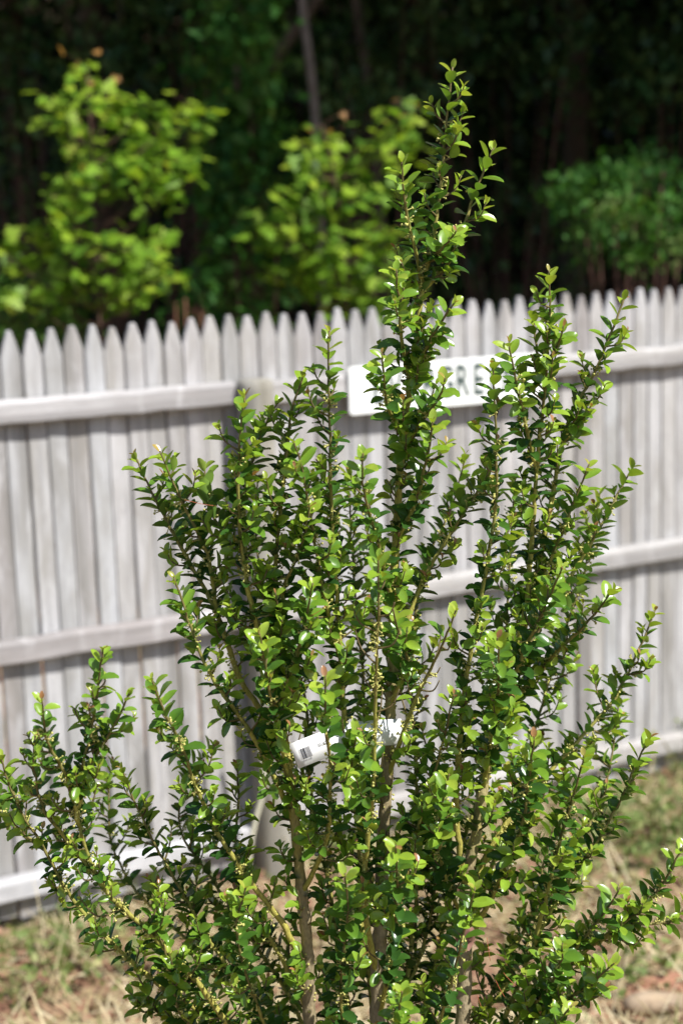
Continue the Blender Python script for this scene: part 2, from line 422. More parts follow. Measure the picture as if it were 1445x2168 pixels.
# ------------------------------------------------------------------ leaf templates
def leaf_template(n=5, wmax=.27, cup=.10, bend=.12):
    V = []; xs_ = np.concatenate([[0], .09+.91*(.5-.5*np.cos(np.linspace(0, math.pi, n)))])
    for i, x in enumerate(xs_):
        u = max(x-.09, 0)/.91
        hw_ = wmax*(max(math.sin(math.pi*min(u**1.10, 1)), 0))**.50 if 0 < u < 1 else .014
        z = -bend*x*x
        V += [(x, -hw_, z+cup*hw_/wmax*.7), (x, 0, z-.02*math.sin(math.pi*x)), (x, hw_, z+cup*hw_/wmax*.7)]
    V[-3:] = [(.992, -.085, -bend), (1.008, 0, -bend), (.992, .085, -bend)]
    Q = []
    for i in range(n):
        a = i*3; Q += [(a, a+3, a+4, a+1), (a+1, a+4, a+5, a+2)]
    return np.array(V), np.array(Q)
HT = [leaf_template(7, wmax, cup, bend) for wmax, cup, bend in ((.265, .16, .12), (.30, .20, .20), (.25, .12, .06), (.285, .18, .26))]
SV = np.array([(0, 0, 0), (.35, -.30, .06), (.35, 0, -.02), (.35, .30, .06), (1, 0, -.12)]); SF = np.array([(0, 1, 2), (0, 2, 3), (1, 4, 2), (2, 4, 3)])
def maple_template(seed):
    r = random.Random(seed); ang = [-150, -118, -95, -72, -50, -32, -14, 0, 14, 32, 50, 72, 95, 118, 150]
    rad = [.30, .52, .40, .72, .46, .60, .80, 1.0, .80, .60, .46, .72, .40, .52, .30]
    V = [(.0, 0, 0.0)]
    for a, d in zip(ang, rad):
        d *= r.uniform(.92, 1.06); x, y = d*math.cos(math.radians(a)), d*math.sin(math.radians(a))
        V.append((x, y, -.22*d*d+.07*math.cos(math.radians(a*6))))
    return np.array(V)+np.array([.05, 0, 0]), np.array([(0, i, i+1) for i in range(1, 15)])

# ------------------------------------------------------------------ woodland behind the fence
def crown_arrays(centre, radii, clumps, per, leaf, seed, spread=.42, hollow=.25):
    r = np.random.default_rng(seed)
    d = norm(r.normal(size=(clumps, 3))); rad = r.uniform(hollow, 1, clumps)**.6
    C = np.asarray(centre)+d*rad[:, None]*np.asarray(radii)
    n = clumps*per
    cs = r.uniform(.6, 1.25, clumps)
    P = np.repeat(C, per, 0)+r.normal(size=(n, 3))*spread*np.repeat(cs, per)[:, None]*np.array([1, 1, .7])
    out = norm(P-np.asarray(centre))
    X_ = norm(out*.5+r.normal(size=(n, 3))*.7+np.array([0, 0, -.35])); Nn = norm(r.normal(size=(n, 3))*.55+np.array([0, 0, 1]))
    age = np.clip(np.repeat(r.uniform(.1, .8, clumps), per)+r.normal(size=n)*.15, 0, 1)
    return P, frames(X_, Nn), leaf*r.uniform(.7, 1.25, n), age
def foliage_mesh(name, P, R, s, age, mat, tv=SV, tf=SF):
    V, Fc, A = scatter(tv, tf, P, R, s, age); return mesh_np(name, V, Fc, mat, True, {'age': A})
def trunk_mesh(name, P, r0, r1, mat, limbs=(), n=10):
    mb = MB(); S_ = spline(P, 24); rr = np.linspace(r0, r1, 24); rr[:3] *= (1.45, 1.2, 1.08)
    mb.tube(S_, rr, n)
    for (k, tip, r) in limbs:
        a = S_[k]; tip = np.asarray(tip)
        mid = (a+tip)/2+np.array([0, 0, -.12*np.linalg.norm(tip-a)])
        mb.tube(spline([a, mid, tip], 9), np.linspace(r, r*.25, 9), 6)
    return mb.mesh(name, mat)
BARK = ['grey', 'dark']
crownsM = []
for k in range(3):
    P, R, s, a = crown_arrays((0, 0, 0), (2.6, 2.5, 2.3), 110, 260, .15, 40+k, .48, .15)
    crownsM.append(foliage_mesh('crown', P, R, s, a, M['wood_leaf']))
def big_tree(x, y, cz, label, scale=1.0, k=0, r0=.13, lean=(0, 0), mat='bark', rz=0.0):
    z0 = float(ground_z(x, y))
    t = empty('woodland_tree', (x, y, z0), label, 'tree', 'shade trees of the wood')
    top = np.array([x+lean[0], y+lean[1], cz+1.0])
    r = random.Random(int(x*100+y*10))
    P = [np.array([x, y, z0-.15]), np.array([x+lean[0]*.3+r.uniform(-.1, .1), y+lean[1]*.3, z0+(cz-z0)*.45]), top]
    limbs = [(10+i*2, top+np.array([1.7*math.cos(i*2.1+x), 1.7*math.sin(i*2.1+x), -.9+.35*i]), r0*.4) for i in range(6)]
    obj('trunk', trunk_mesh('trunk', P, r0, r0*.45, M[mat], limbs), t)
    c = obj('crown', crownsM[k % 3], t, loc=(x+lean[0], y+lean[1], cz+1.3)); c.scale = (scale, scale, scale*.9); c.rotation_euler = (0, 0, rz)
    return t
LB = 'tall dark woodland tree with a dense leafy crown behind the fence'
spots = [(-7.5, 11.0, 5.8), (-3.6, 11.3, 5.6), (-.4, 11.2, 5.5), (3.1, 10.6, 5.4), (6.6, 9.6, 5.6), (10.2, 9.4, 6.0),
         (-5.8, 14.5, 6.4), (-1.9, 14.2, 6.2), (1.9, 13.8, 6.2), (5.3, 13.0, 6.0), (8.8, 13.0, 6.4), (-9, 15.0, 6.5), (12.5, 13.5, 6.4),
         (-3.2, 18.0, 7.4), (.9, 17.6, 7.2), (4.6, 17.2, 7.4), (8.4, 17.0, 7.4), (-7.2, 18.5, 7.6), (12.4, 17.5, 7.4),
         (-1.0, 21.5, 8.4), (3.2, 21.5, 8.4), (-5.2, 22, 8.6), (7.5, 21.0, 8.4), (4.4, 8.9, 6.6), (7.8, 8.2, 3.9), (4.9, 11.2, 3.3)]
for i, (x, y, cz) in enumerate(spots):
    big_tree(x, y, cz, LB, random.uniform(1.0, 1.18), i, random.uniform(.10, .17), (random.uniform(-.3, .3), random.uniform(-.2, .2)), 'bark', i*1.3)

# thin pale trunk with a bend, rising behind the saplings
A0 = at(684, 660, 10.0); z0 = float(ground_z(A0[0], A0[1]))
t = empty('pale_tree', (A0[0], 10.0, z0), 'slender pale trunk with a slight bend rising from the dark wood', 'tree')
P = [np.array([A0[0], 10.0, z0-.1]), at(680, 560, 10), at(668, 260, 10), at(655, 130, 10), at(640, 10, 10), at(632, -160, 10), at(640, -420, 10)]
obj('trunk', trunk_mesh('trunk', P, .036, .022, M['palebark'], [(18, at(760, -120, 10.3), .012), (20, at(560, -200, 9.8), .012)]), t)
c = obj('crown', crownsM[1], t, loc=at(640, -620, 10)); c.scale = (.42, .42, .36)
t = empty('pale_tree', (at(800, 640, 11.5)[0], 11.5, 0), 'faint leaning grey trunk in deep shade beside the ivy', 'tree')
P = [at(835, 900, 11.5), at(800, 400, 11.5), at(770, 120, 11.5), at(745, -60, 11.5), at(730, -350, 11.5)]
P[0][2] = -.1
obj('trunk', trunk_mesh('trunk', P, .05, .03, M['bark']), t)
c = obj('crown', crownsM[2], t, loc=at(730, -560, 11.5)); c.scale = (.5, .5, .4)

def brush(name, label, pts, Y, n_each, leaf, sx, mat, seed, group=None, depth=.35, stems=5, agem=.45, cat='bush'):
    """a bush whose leaf clumps sit at photo points at the distance Y and that is rooted in the ground"""
    r = np.random.default_rng(seed)
    C = np.array([at(px, py, Y+r.normal()*depth) for px, py in pts])
    n = len(C)*n_each
    P = np.repeat(C, n_each, 0)+r.normal(size=(n, 3))*sx*np.array([1, 1, .75])
    X_ = norm(r.normal(size=(n, 3))*.8+np.array([0, -.1, -.45])); Nn = norm(r.normal(size=(n, 3))*.5+np.array([0, -.1, 1]))
    age = np.clip(agem+np.repeat(r.normal(size=len(C))*.2, n_each)+r.normal(size=n)*.12, 0, 1)
    base = np.array([C[:, 0].mean(), Y, 0.0]); base[2] = float(ground_z(base[0], base[1]))
    t = empty(name, base, label, cat, group)
    obj('foliage', foliage_mesh('foliage', P, frames(X_, Nn), leaf*r.uniform(.7, 1.3, n), age, mat), t)
    mb = MB(); idx = r.choice(len(C), min(stems, len(C)), replace=False)
    for k in range(len(C)):
        if k in idx or r.random() < .5:
            mid = (base*.45+C[k]*.55)+np.array([0, 0, -.1]); mb.tube(spline([base+r.normal(size=3)*np.array([.05, .05, 0])-np.array([0, 0, .05]), mid, C[k]], 10), np.linspace(.014, .004, 10), 5)
    obj('stems', mb.mesh('stems', M['sapbark']), t); return t
def blob(cx, cy, rx, ry, n, seed):
    r = np.random.default_rng(seed); a = r.uniform(0, 2*math.pi, n); d = np.sqrt(r.uniform(0, 1, n)); return [(cx+rx*d_*math.cos(a_), cy+ry*d_*math.sin(a_)) for a_, d_ in zip(a, d)]
# ivy-clad column of leaves
ivy = [(500+45*math.sin(i*1.7)+random.uniform(-40, 40), -60+i*19) for i in range(40)]+blob(540, 380, 70, 180, 14, 3)
brush('ivy_column', 'dark blue green ivy climbing a hidden trunk between the two bright saplings', ivy, 9.2, 44, .085, .10, M['brush_leaf'], 3, depth=.15, agem=.30, cat='ivy')
brush('leafy_bush', 'soft mid green feathery bush in shade above the right end of fence', [(1185,402),(1205,398),(1235,388),(1250,432),(1212,452),(1240,498),(1258,375),(1300,365),(1330,352),(1372,338),(1352,392),(1300,442),(1402,362),(1440,382),(1422,422),(1382,442),(1342,470),(1282,480),(1402,482),(1440,522),(1362,540),(1252,532),(1322,520),(1290,405),(1450,450),(1480,400)], 8.6, 85, .046, .062, M['brush_leaf'], 5, depth=.3, agem=.45)
brush('leafy_bush', 'dull olive bush just above the pickets under the left maple sapling', blob(40, 640, 80, 55, 12, 7)+blob(120, 690, 70, 40, 8, 8), 8.0, 40, .045, .07, M['brush_leaf'], 7, depth=.2, agem=.75)
brush('leafy_bush', 'low dim green bush between the saplings behind the pickets', blob(480, 620, 60, 50, 9, 9)+blob(420, 690, 90, 30, 7, 10), 9.6, 34, .06, .08, M['brush_leaf'], 9, depth=.2, agem=.5)
under = [(60, 120, 11.6, 'dim leafy undergrowth in the shade above the left sapling'), (270, 330, 12.2, 'dim leafy undergrowth behind the left sapling'),
         (400, 80, 11.9, 'dim leafy undergrowth beside the ivy column top'), (830, 120, 11.2, 'dim leafy undergrowth behind the tip of the holly'),
         (1050, 90, 11.8, 'dim leafy undergrowth in the dark above the right fence panel'), (1380, 110, 11.6, 'sparse glinting leaves high in the shade above the feathery bush'),
         (1080, 540, 12.2, 'dim leafy undergrowth low in the dark beside the tall holly shoot'), (730, 60, 12.6, 'dim leafy undergrowth around the pale trunk'),
         (20, 380, 11.8, 'dim leafy undergrowth left of the bright maple sapling'), (620, 560, 11.6, 'dim leafy undergrowth between ivy and the second sapling')]
for i, (px, py, Yy, lb) in enumerate(under):
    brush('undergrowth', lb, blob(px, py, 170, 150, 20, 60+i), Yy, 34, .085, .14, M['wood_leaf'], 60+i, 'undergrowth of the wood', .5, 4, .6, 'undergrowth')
# deep wall of foliage that closes the wood
P, R, s, a = crown_arrays((0.5, 19.0, 4.0), (11, 2.0, 4.2), 320, 150, .20, 77, .55, .05)
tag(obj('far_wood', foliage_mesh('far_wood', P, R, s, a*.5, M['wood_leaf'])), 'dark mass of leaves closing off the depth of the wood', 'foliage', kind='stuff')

# bright maple saplings
MT = [maple_template(k) for k in range(3)]
def maple_leaf_meshes():
    out = {}
    for k in range(3):
        for ai, a in enumerate((.15, .42, .68, .84, .98)):
            out[(k, ai)] = mesh_np('leaf', MT[k][0], MT[k][1], M['maple'], True, {'age': np.full(len(MT[k][0]), a)})
    return out
MLM = maple_leaf_meshes()
def sapling(label, pts, Y, trunk_px, per, leaf, red, seed, yb=0):
    r = np.random.default_rng(seed)
    tp = [at(px, py, Y) for px, py in trunk_px]
    base = tp[0].copy(); base[2] = float(ground_z(base[0], base[1]))
    t = empty('maple_sapling', base, label, 'sapling', 'maple saplings')
    TP = spline([base-np.array([0, 0, .1])]+tp[1:], 40)
    mb = MB(); mb.tube(TP, np.linspace(.013, .003, 40), 7)
    cnt = 0; EX = []
    for i, (px, py) in enumerate(pts):
        C = at(px, py, Y+r.normal()*.16)
        # branch: leaves the trunk below the clump
        zz = C[2]-.55*np.linalg.norm((C-TP[-1])[:2])-.1
        k = int(np.clip(np.searchsorted(TP[:, 2], zz), 4, 38))
        mb.tube(spline([TP[k], (TP[k]+C)/2+np.array([0, 0, -.04]), C], 8), np.linspace(.0034, .0012, 8), 4)
        isred = (px, py) in red
        if not isred: EX.append(C)
        for j in range(per if not isred else 3):
            d = r.normal(size=3)*np.array([.046, .06, .034])
            pos = C+d
            Xd = norm(np.array([d[0], d[1], 0])*8+r.normal(size=3)*.5+np.array([0, -.3, -.25])); Nn = norm(r.normal(size=3)*.35+np.array([.15, -.25, 1]))
            Rm = frames(Xd[None], Nn[None])[0]
            ai = 4 if isred else int(np.clip(r.normal(1.7, .8)+(1 if py < 330 else 0)*.6, 0, 3))  # upper clumps lean to lighter ages: brighter crown top painted into leaf colour
            o = bpy.data.objects.new('leaf', MLM[(r.integers(3), ai)]); COL.objects.link(o); o.parent = t
            s_ = leaf*r.uniform(.7, 1.15)*(.6 if isred else 1)
            mm = Matrix([[Rm[a][b]*s_ for b in range(3)]+[pos[a]-base[a]] for a in range(3)]+[[0, 0, 0, 1]])
            o.matrix_local = mm
            mb.tube([C, (C+pos)/2+np.array([0, 0, .005]), pos], .0011, 3, False)
            cnt += 1
    obj('trunk', mb.mesh('trunk', M['sapbark']), t)
    EX = np.repeat(np.array(EX), 6, 0)+np.array([0, .07, -.03]); n = len(EX); d = r.normal(size=(n, 3))*np.array([.058, .10, .045])
    Xd = norm(d*np.array([8, 8, 0])+r.normal(size=(n, 3))*.5+np.array([0, -.3, -.25])); Nn = norm(r.normal(size=(n, 3))*.35+np.array([.15, -.25, 1]))
    tag(obj('foliage', foliage_mesh('foliage', EX+d, frames(Xd, Nn), leaf*r.uniform(.7, 1.1, n), np.clip(r.normal(.42, .22, n), .0, .88), M['maple'], MT[0][0], MT[0][1]), t), kind='stuff')  # lower ages here paint the shade inside the crown into leaf colour
    return cnt
L1 = [(180,140),(235,170),(185,165),(120,215),(150,222),(200,210),(240,205),(140,260),(165,290),(220,255),(270,250),(300,228),(340,265),(395,220),(400,247),(390,290),
      (270,300),(330,300),(380,330),(410,342),(300,340),(210,320),(150,350),(180,375),(240,350),(330,375),(355,410),(290,385),(230,395),(110,415),(155,420),(120,460),(110,485),
      (165,490),(140,450),(35,500),(22,545),(90,530),(130,520),(190,530),(245,500),(260,530),(340,500),(340,535),(290,560),(240,570),(180,580),(330,590),(305,600),(220,615),
      (270,622),(140,570),(60,520),(100,605),(150,640),(50,620),(330,340),(260,330),(290,310)]
L2 = [(680,265),(700,290),(670,312),(645,310),(635,350),(700,325),(722,352),(760,340),(805,292),(845,210),(852,240),(845,270),(838,305),(785,300),(580,420),(600,442),(590,480),
      (622,410),(660,372),(690,390),(722,412),(670,440),(700,452),(742,430),(785,390),(822,400),(570,492),(602,490),(640,512),(662,532),(692,520),(722,500),(762,490),(802,480),
      (845,500),(640,550),(702,562),(742,550),(782,540),(822,552),(580,575),(722,592),(762,602),(802,590),(842,602),(702,640),(742,652),(782,640),(822,642),(650,600),(680,600)]
sapling('bright yellow green maple sapling rising above the left fence panel', L1, 7.6, [(205, 1000), (210, 640), (200, 420), (190, 240), (184, 140)], 5, .068, {(180,140), (235,170)}, 21)
sapling('bright green maple sapling with reddish shoot tips beside the tall holly shoot', L2, 8.0, [(745, 1000), (735, 640), (720, 480), (705, 350), (682, 268)], 5, .068, {(680,265), (845,210)}, 22)

# red-brown dead twigs between the pickets and the wood
b0 = at(392, 760, 8.4); b0[2] = 0
t = empty('dead_shrub', b0, 'small clump of reddish dead stems poking above the pickets', 'dead shrub')
for i, (px, py) in enumerate(((372, 640), (392, 632), (410, 648), (424, 640))):
    mb = MB(); P_ = at(px, py, 8.4+.05*i); mb.tube(spline([b0-np.array([0, 0, .05]), (b0+P_)/2+np.array([.03*i-.04, 0, 0]), P_], 12), np.linspace(.010, .004, 12), 5)
    obj('stem', mb.mesh('stem', plain('dead_stem', (.24, .10, .07), .8, .3, 40) if i == 0 else bpy.data.materials['dead_stem']), t)

# ------------------------------------------------------------------ grass, weeds, litter in front of the fence
GV = np.array([(0, -.5, 0), (0, .5, 0), (.35, -.42, .0), (.35, .42, .0), (.7, -.28, -.06), (.7, .28, -.06), (1, 0, -.16)])
GF = np.array([(0, 2, 1), (1, 2, 3), (2, 4, 3), (3, 4, 5), (4, 6, 5)])
def in_front(n, seed, y0=3.3):
    r = np.random.default_rng(seed); x = r.uniform(-3.2, 4.0, n*3); y = r.uniform(y0, 7.2, n*3)
    d = (np.stack([x, y, 0*x], 1)-FO)@fn
    k = d > .0; return np.stack([x[k], y[k]], 1)[:n], d[k][:n], r
def blades(name, label, cat, n, seed, length, width, up, mat, agem, near_fence=None, bare=None):
    xy, d, r = in_front(n, seed)
    keep = np.ones(len(xy), bool)
    cl = np.sin(xy[:, 0]*5.1+seed)*np.sin(xy[:, 1]*4.3+seed*2)+.6*np.sin(xy[:, 0]*11+seed)*np.sin(xy[:, 1]*13.7)
    keep &= r.random(len(xy)) < np.clip(.55+.5*cl, .06, 1)
    if near_fence: keep &= r.random(len(xy)) < np.clip(np.exp(-d/near_fence)+.10, 0, 1)
    if bare: keep &= r.random(len(xy)) < np.clip(1.15-np.exp(-np.clip(xy[:, 1]-3.3, 0, 9)/bare), .25, 1)
    xy = xy[keep]; n = len(xy)
    P = np.stack([xy[:, 0], xy[:, 1], ground_z(xy[:, 0], xy[:, 1])-.003], 1)
    a = r.uniform(0, 2*math.pi, n); el = np.clip(r.normal(up, .28, n), .02, 1.5)
    P[:, 2] += .02*r.random(n)*(el < .3)
    Xd = np.stack([np.cos(a)*np.cos(el), np.sin(a)*np.cos(el), np.sin(el)], 1)
    Nn = norm(np.array([0, 0, 1.0])+r.normal(size=(n, 3))*.25)
    R = frames(Xd, Nn)
    L = length*r.uniform(.4, 1.3, n)
    Rw = R.copy(); Rw[:, :, 1] *= (width*r.uniform(.6, 1.4, n)/L)[:, None]
    age = np.clip(agem+r.normal(size=n)*.25, 0, 1)
    V, Fc, A = scatter(GV, GF, P, Rw, L, age)
    tag(obj(name, mesh_np(name, V, Fc, mat, True, {'age': A})), label, cat, kind='stuff')
blades('dry_grass', 'matted tan dry grass and straw lying before the fence', 'grass', 42000, 31, .18, .006, .12, M['straw'], .6, bare=.22)
blades('standing_straw', 'tall bleached grass stalks standing along the fence base', 'grass', 3000, 32, .30, .006, 1.0, M['straw'], .8, near_fence=.45)
blades('green_grass', 'thin green grass growing up through the straw', 'grass', 15000, 33, .11, .005, .7, M['weed_leaf'], .5, near_fence=1.2)
# broad-leaved weeds, thicker at the right end of the fence
r = np.random.default_rng(35)
cl = [on_z(px, py, .06) for px, py in [(1300, 1760), (1340, 1720), (1380, 1700), (1430, 1690), (1400, 1740), (1360, 1770), (1440, 1750), (1300, 1700), (1330, 1830), (1420, 1800), (1390, 2040), (1360, 2060), (60, 2010), (130, 1990), (200, 2040), (30, 2060), (300, 2000), (380, 2060), (700, 1800), (760, 1780), (900, 1760), (1180, 1790), (1240, 1720)]]
cl += [fp(fence_t(px, 1600, .05)[0], z, .06) for px, z in ((1440, .06), (1470, .12), (1500, .2))]
cl = np.array(cl); n_e = 55; n = len(cl)*n_e
P = np.repeat(cl, n_e, 0)+r.normal(size=(n, 3))*np.array([.085, .085, .035])
dd_ = (P-FO)@fn; P += np.where(dd_ < .03, .03-dd_, 0)[:, None]*fn
P[:, 2] = np.maximum(P[:, 2], ground_z(P[:, 0], P[:, 1])+.004)
Rm = frames(norm(r.normal(size=(n, 3))+np.array([0, 0, .3])), norm(r.normal(size=(n, 3))*.5+np.array([0, 0, 1])))
tag(obj('weeds', foliage_mesh('weeds', P, Rm, .034*r.uniform(.5, 1.4, n), np.clip(r.normal(.5, .25, n), 0, 1), M['weed_leaf'])), 'low broad leaved weeds creeping along the fence foot', 'weeds', kind='stuff')
# fallen leaves and bark chips
xy, d, r = in_front(5200, 36); n = len(xy)
P = np.stack([xy[:, 0], xy[:, 1], ground_z(xy[:, 0], xy[:, 1])+.006+.012*r.random(n)], 1)
Rm = frames(norm(r.normal(size=(n, 3))*np.array([1, 1, .25])), norm(r.normal(size=(n, 3))*.35+np.array([0, 0, 1])))
tag(obj('leaf_litter', foliage_mesh('leaf_litter', P, Rm, .045*r.uniform(.4, 1.5, n), np.clip(r.normal(.5, .3, n), 0, 1), M['litter'])), 'brown fallen leaves and bark chips scattered on the soil', 'leaf litter', kind='stuff')
# pale cut log lying at the right
a_ = on_z(1318, 2140, .03); b_ = on_z(1560, 2152, .03)
for q_ in (a_, b_): q_[2] = float(ground_z(q_[0], q_[1]))+.034
Lg = spline([a_, a_*.66+b_*.34+np.array([0, .01, .003]), a_*.3+b_*.7+np.array([0, -.006, 0]), b_+(b_-a_)*.8], 26)
mb = MB(); rr = .032+.003*np.sin(np.arange(26)*.9); rr[0] = .014; rr[1] = .026; rr[2] = .032
mb.tube(Lg, rr, 14)
lo = tag(obj('log', mb.mesh('log', M['log'])), 'pale dry cut branch lying on the ground at the right', 'log')
rock_m = plain('rust_chunk', (.33, .17, .11), .85, .35, 25, .2, .5)
for i, (px, py, s_) in enumerate(((1345, 2098, .032), (1392, 2082, .045), (1425, 2068, .038), (1372, 2106, .026), (1440, 2092, .04))):
    c_ = on_z(px, py, .02); c_[2] = float(ground_z(c_[0], c_[1]))+s_*.25
    rr_ = np.random.default_rng(i); mb = MB()
    nn = 7; V = [c_+np.array([0, 0, s_*.55])]
    for ring, (rad, hz) in enumerate(((.6, .42), (1.0, .0), (.75, -.5))):
        for k in range(nn):
            an = 2*math.pi*k/nn+.3*ring; q_ = s_*rad*rr_.uniform(.75, 1.2); V.append(c_+np.array([1.3*q_*math.cos(an), .8*q_*math.sin(an), s_*hz*rr_.uniform(.7, 1.2)]))
    T = [(0, 1+k, 1+(k+1) % nn) for k in range(nn)]; Q = [(1+g*nn+k, 1+(g+1)*nn+k, 1+(g+1)*nn+(k+1) % nn, 1+g*nn+(k+1) % nn) for g in range(2) for k in range(nn)]
    mb.add(V, Q, T); tag(obj('bark_chunk', mb.mesh('bark_chunk', rock_m, False)), 'small rust brown bark chunk beside the pale log', 'bark chunk', 'bark chunks beside the log')

# ------------------------------------------------------------------ the holly shrub
Y0 = 2.2
base_px = (800, 2640)
base = at(*base_px, Y0); base[2] = float(ground_z(base[0], base[1]))
shrub = empty('holly_shrub', base, 'tall upright small leaved evergreen shrub in front of the fence', 'shrub')
BR = {}
def branch(name, parent, pts, dtip, r0, r1, leaf_from=.25, shoots=1.0, wood=0.0, shoot_len=1.0):
    """pts: photo points from the parent outwards; dtip: how much nearer (-) or farther (+) the tip is than the base"""
    if parent is None: s0 = np.array([base[0]+(pts[0][0]-800)*.00022, base[1]+dtip*.06, base[2]-.02]); d0 = dtip*.05
    else:
        PP = BR[parent]['P']; x, y, _ = proj(PP); k = int(np.argmin((x-pts[0][0])**2+(y-pts[0][1])**2)); s0 = PP[k]; d0 = s0[1]-Y0
    q = np.array(pts[1:] if parent else pts, float); al = np.concatenate([[0], np.cumsum(np.linalg.norm(np.diff(np.concatenate([[pts[0]], q]), axis=0), axis=1))])[1:]
    al = al/al[-1]
    P = [s0]+[at(px, py, Y0+d0+(dtip-d0)*t) for (px, py), t in zip(q, al)]
    L = np.sum(np.linalg.norm(np.diff(P, axis=0), axis=1))
    S_ = spline(P, max(14, int(L/.012)))
    S_[1:-1] += rng.normal(size=(len(S_)-2, 3))*.0006
    if not wood: r0 *= 1.2
    BR[name] = dict(P=S_, L=L, r0=r0, r1=r1, lf=leaf_from, sh=shoots, wood=wood, sl=shoot_len)
B = branch
# three woody main stems and their continuation
B('A', None, [(800, 2400), (800, 2168), (802, 2000), (815, 1700), (829, 1450), (835, 1180), (850, 950), (868, 800), (893, 620), (925, 450), (945, 250), (958, 138)], .03, .0160, .0014, .42, 1.35, 1)
B('B', None, [(700, 2400), (657, 2168), (650, 2000), (640, 1900), (612, 1640), (592, 1500), (575, 1300), (592, 1100), (612, 900), (642, 792)], -.06, .0150, .0013, .40, 1.2, .8)
B('C', None, [(930, 2400), (978, 2168), (985, 1900), (1010, 1750), (1042, 1560), (1090, 1400), (1150, 1150), (1200, 900), (1257, 790), (1322, 628)], .10, .0150, .0014, .38, 1.0, .7)
# leader side shoots
B('A1', 'A', [(893, 620), (880, 540), (858, 440), (850, 342)], -.05, .0028, .0011, .1, .25)
B('A2', 'A', [(895, 610), (945, 560), (980, 480), (1008, 400), (1045, 312)], .05, .0028, .0011, .15, .25)
B('A3', 'A', [(868, 800), (850, 720), (845, 650), (838, 570)], -.07, .0026, .0011, .1, .7)
B('A4', 'A', [(868, 800), (905, 730), (935, 680), (962, 640)], -.05, .0026, .0011, .1, .35)
B('A5', 'A', [(855, 930), (820, 860), (812, 800), (808, 748)], -.08, .0026, .0011, .1, .25)
B('A6', 'A', [(905, 560), (940, 520), (965, 488)], -.04, .002, .0010, .05, .2)
B('A7', 'A', [(852, 950), (900, 880), (930, 840), (942, 800)], -.07, .0026, .0011, .1, .25)
# left-centre
B('D', 'A', [(805, 1950), (770, 1800), (735, 1600), (722, 1400), (708, 1200), (700, 1050), (697, 880), (694, 780), (697, 700)], -.10, .0046, .0012, .30, 1.1)
B('E', 'B', [(600, 1560), (560, 1400), (520, 1220), (505, 1080), (508, 930), (518, 835)], -.12, .0040, .0012, .15, 1.1)
B('E2', 'E', [(520, 1220), (515, 1080), (530, 990), (560, 900), (590, 850)], -.02, .0028, .0011, .1, .8)
B('F', 'B', [(600, 1580), (510, 1440), (460, 1300), (400, 1190), (350, 1100), (315, 1030), (285, 965)], -.02, .0040, .0012, .35, .8)
B('F2', 'F', [(460, 1300), (440, 1180), (400, 1090), (365, 1020), (338, 955)], -.06, .0028, .0011, .2, .5)
B('F3', 'E', [(505, 1150), (460, 1110), (440, 1050), (432, 988)], .05, .0024, .0011, .1, .35)
B('G', 'B', [(625, 1760), (560, 1600), (500, 1510), (440, 1420), (405, 1330), (368, 1222)], -.10, .0040, .0012, .30, .9)
B('H', 'B', [(650, 2060), (600, 1960), (540, 1880), (470, 1780), (420, 1680), (385, 1580), (345, 1500), (320, 1437)], -.16, .0042, .0012, .35, 1.0)
B('I', None, [(690, 2330), (560, 2168), (450, 2000), (390, 1900), (330, 1790), (290, 1710), (258, 1628)], -.03, .0048, .0012, .3, 1.2)
B('J', None, [(640, 2400), (480, 2168), (400, 2060), (300, 1960), (220, 1880), (175, 1780), (165, 1680), (190, 1560), (205, 1470), (217, 1372)], -.24, .0052, .0012, .28, 1.3)
B('J2', 'J', [(175, 1720), (195, 1620), (240, 1540), (275, 1465)], -.22, .0026, .0011, .2, .7)
B('J3', 'J', [(170, 1740), (140, 1650), (98, 1560), (88, 1478)], -.26, .0026, .0011, .2, .8)
B('J4', 'J', [(220, 1880), (150, 1790), (90, 1710), (70, 1620), (75, 1555)], -.20, .0028, .0011, .15, .8)
B('K', None, [(650, 2380), (450, 2168), (330, 2080), (230, 1990), (150, 1900), (95, 1800), (45, 1720), (15, 1650), (2, 1600)], -.10, .0052, .0012, .28, 1.2)
B('K2', 'K', [(95, 1800), (40, 1760), (0, 1700), (-30, 1640)], .02, .0026, .0011, .15, .6)
B('HH', 'B', [(655, 2140), (590, 2020), (520, 1900), (500, 1780), (505, 1690), (500, 1620)], .02, .0034, .0011, .3, .9)
# centre front
B('R1', 'A', [(800, 2080), (770, 1900), (790, 1650), (795, 1450), (800, 1300), (800, 1180)], -.20, .0042, .0012, .25, .9)
B('R2', 'B', [(640, 1900), (690, 1780), (700, 1640), (690, 1540), (688, 1432)], -.20, .0034, .0011, .3, .7)
B('R3', 'B', [(615, 1660), (590, 1560), (570, 1460), (548, 1340)], -.18, .0030, .0011, .2, .9)
B('R4', 'B', [(590, 1500), (630, 1380), (650, 1300), (662, 1235)], -.15, .0028, .0011, .15, .8)
B('R5', 'B', [(582, 1380), (600, 1250), (640, 1150), (655, 1070)], -.12, .0028, .0011, .1, .9)
B('R6', 'A', [(833, 1300), (800, 1150), (770, 1040), (768, 960)], -.14, .0028, .0011, .15, .9)
B('R7', 'A', [(828, 1500), (860, 1400), (840, 1330), (832, 1290)], -.12, .0028, .0011, .2, .8)
B('R8', 'A', [(818, 1650), (880, 1480), (930, 1380), (965, 1292)], -.10, .0034, .0011, .2, 1.0)
B('R9', 'A', [(838, 1150), (880, 1060), (905, 960), (915, 890)], -.08, .0030, .0011, .1, .6)
B('R10', 'D', [(722, 1400), (690, 1280), (640, 1000), (620, 930)], -.14, .0028, .0011, .2, 1.0)
B('R11', 'A', [(803, 1990), (850, 1880), (900, 1700), (940, 1560), (960, 1470)], -.12, .0034, .0011, .25, .9)
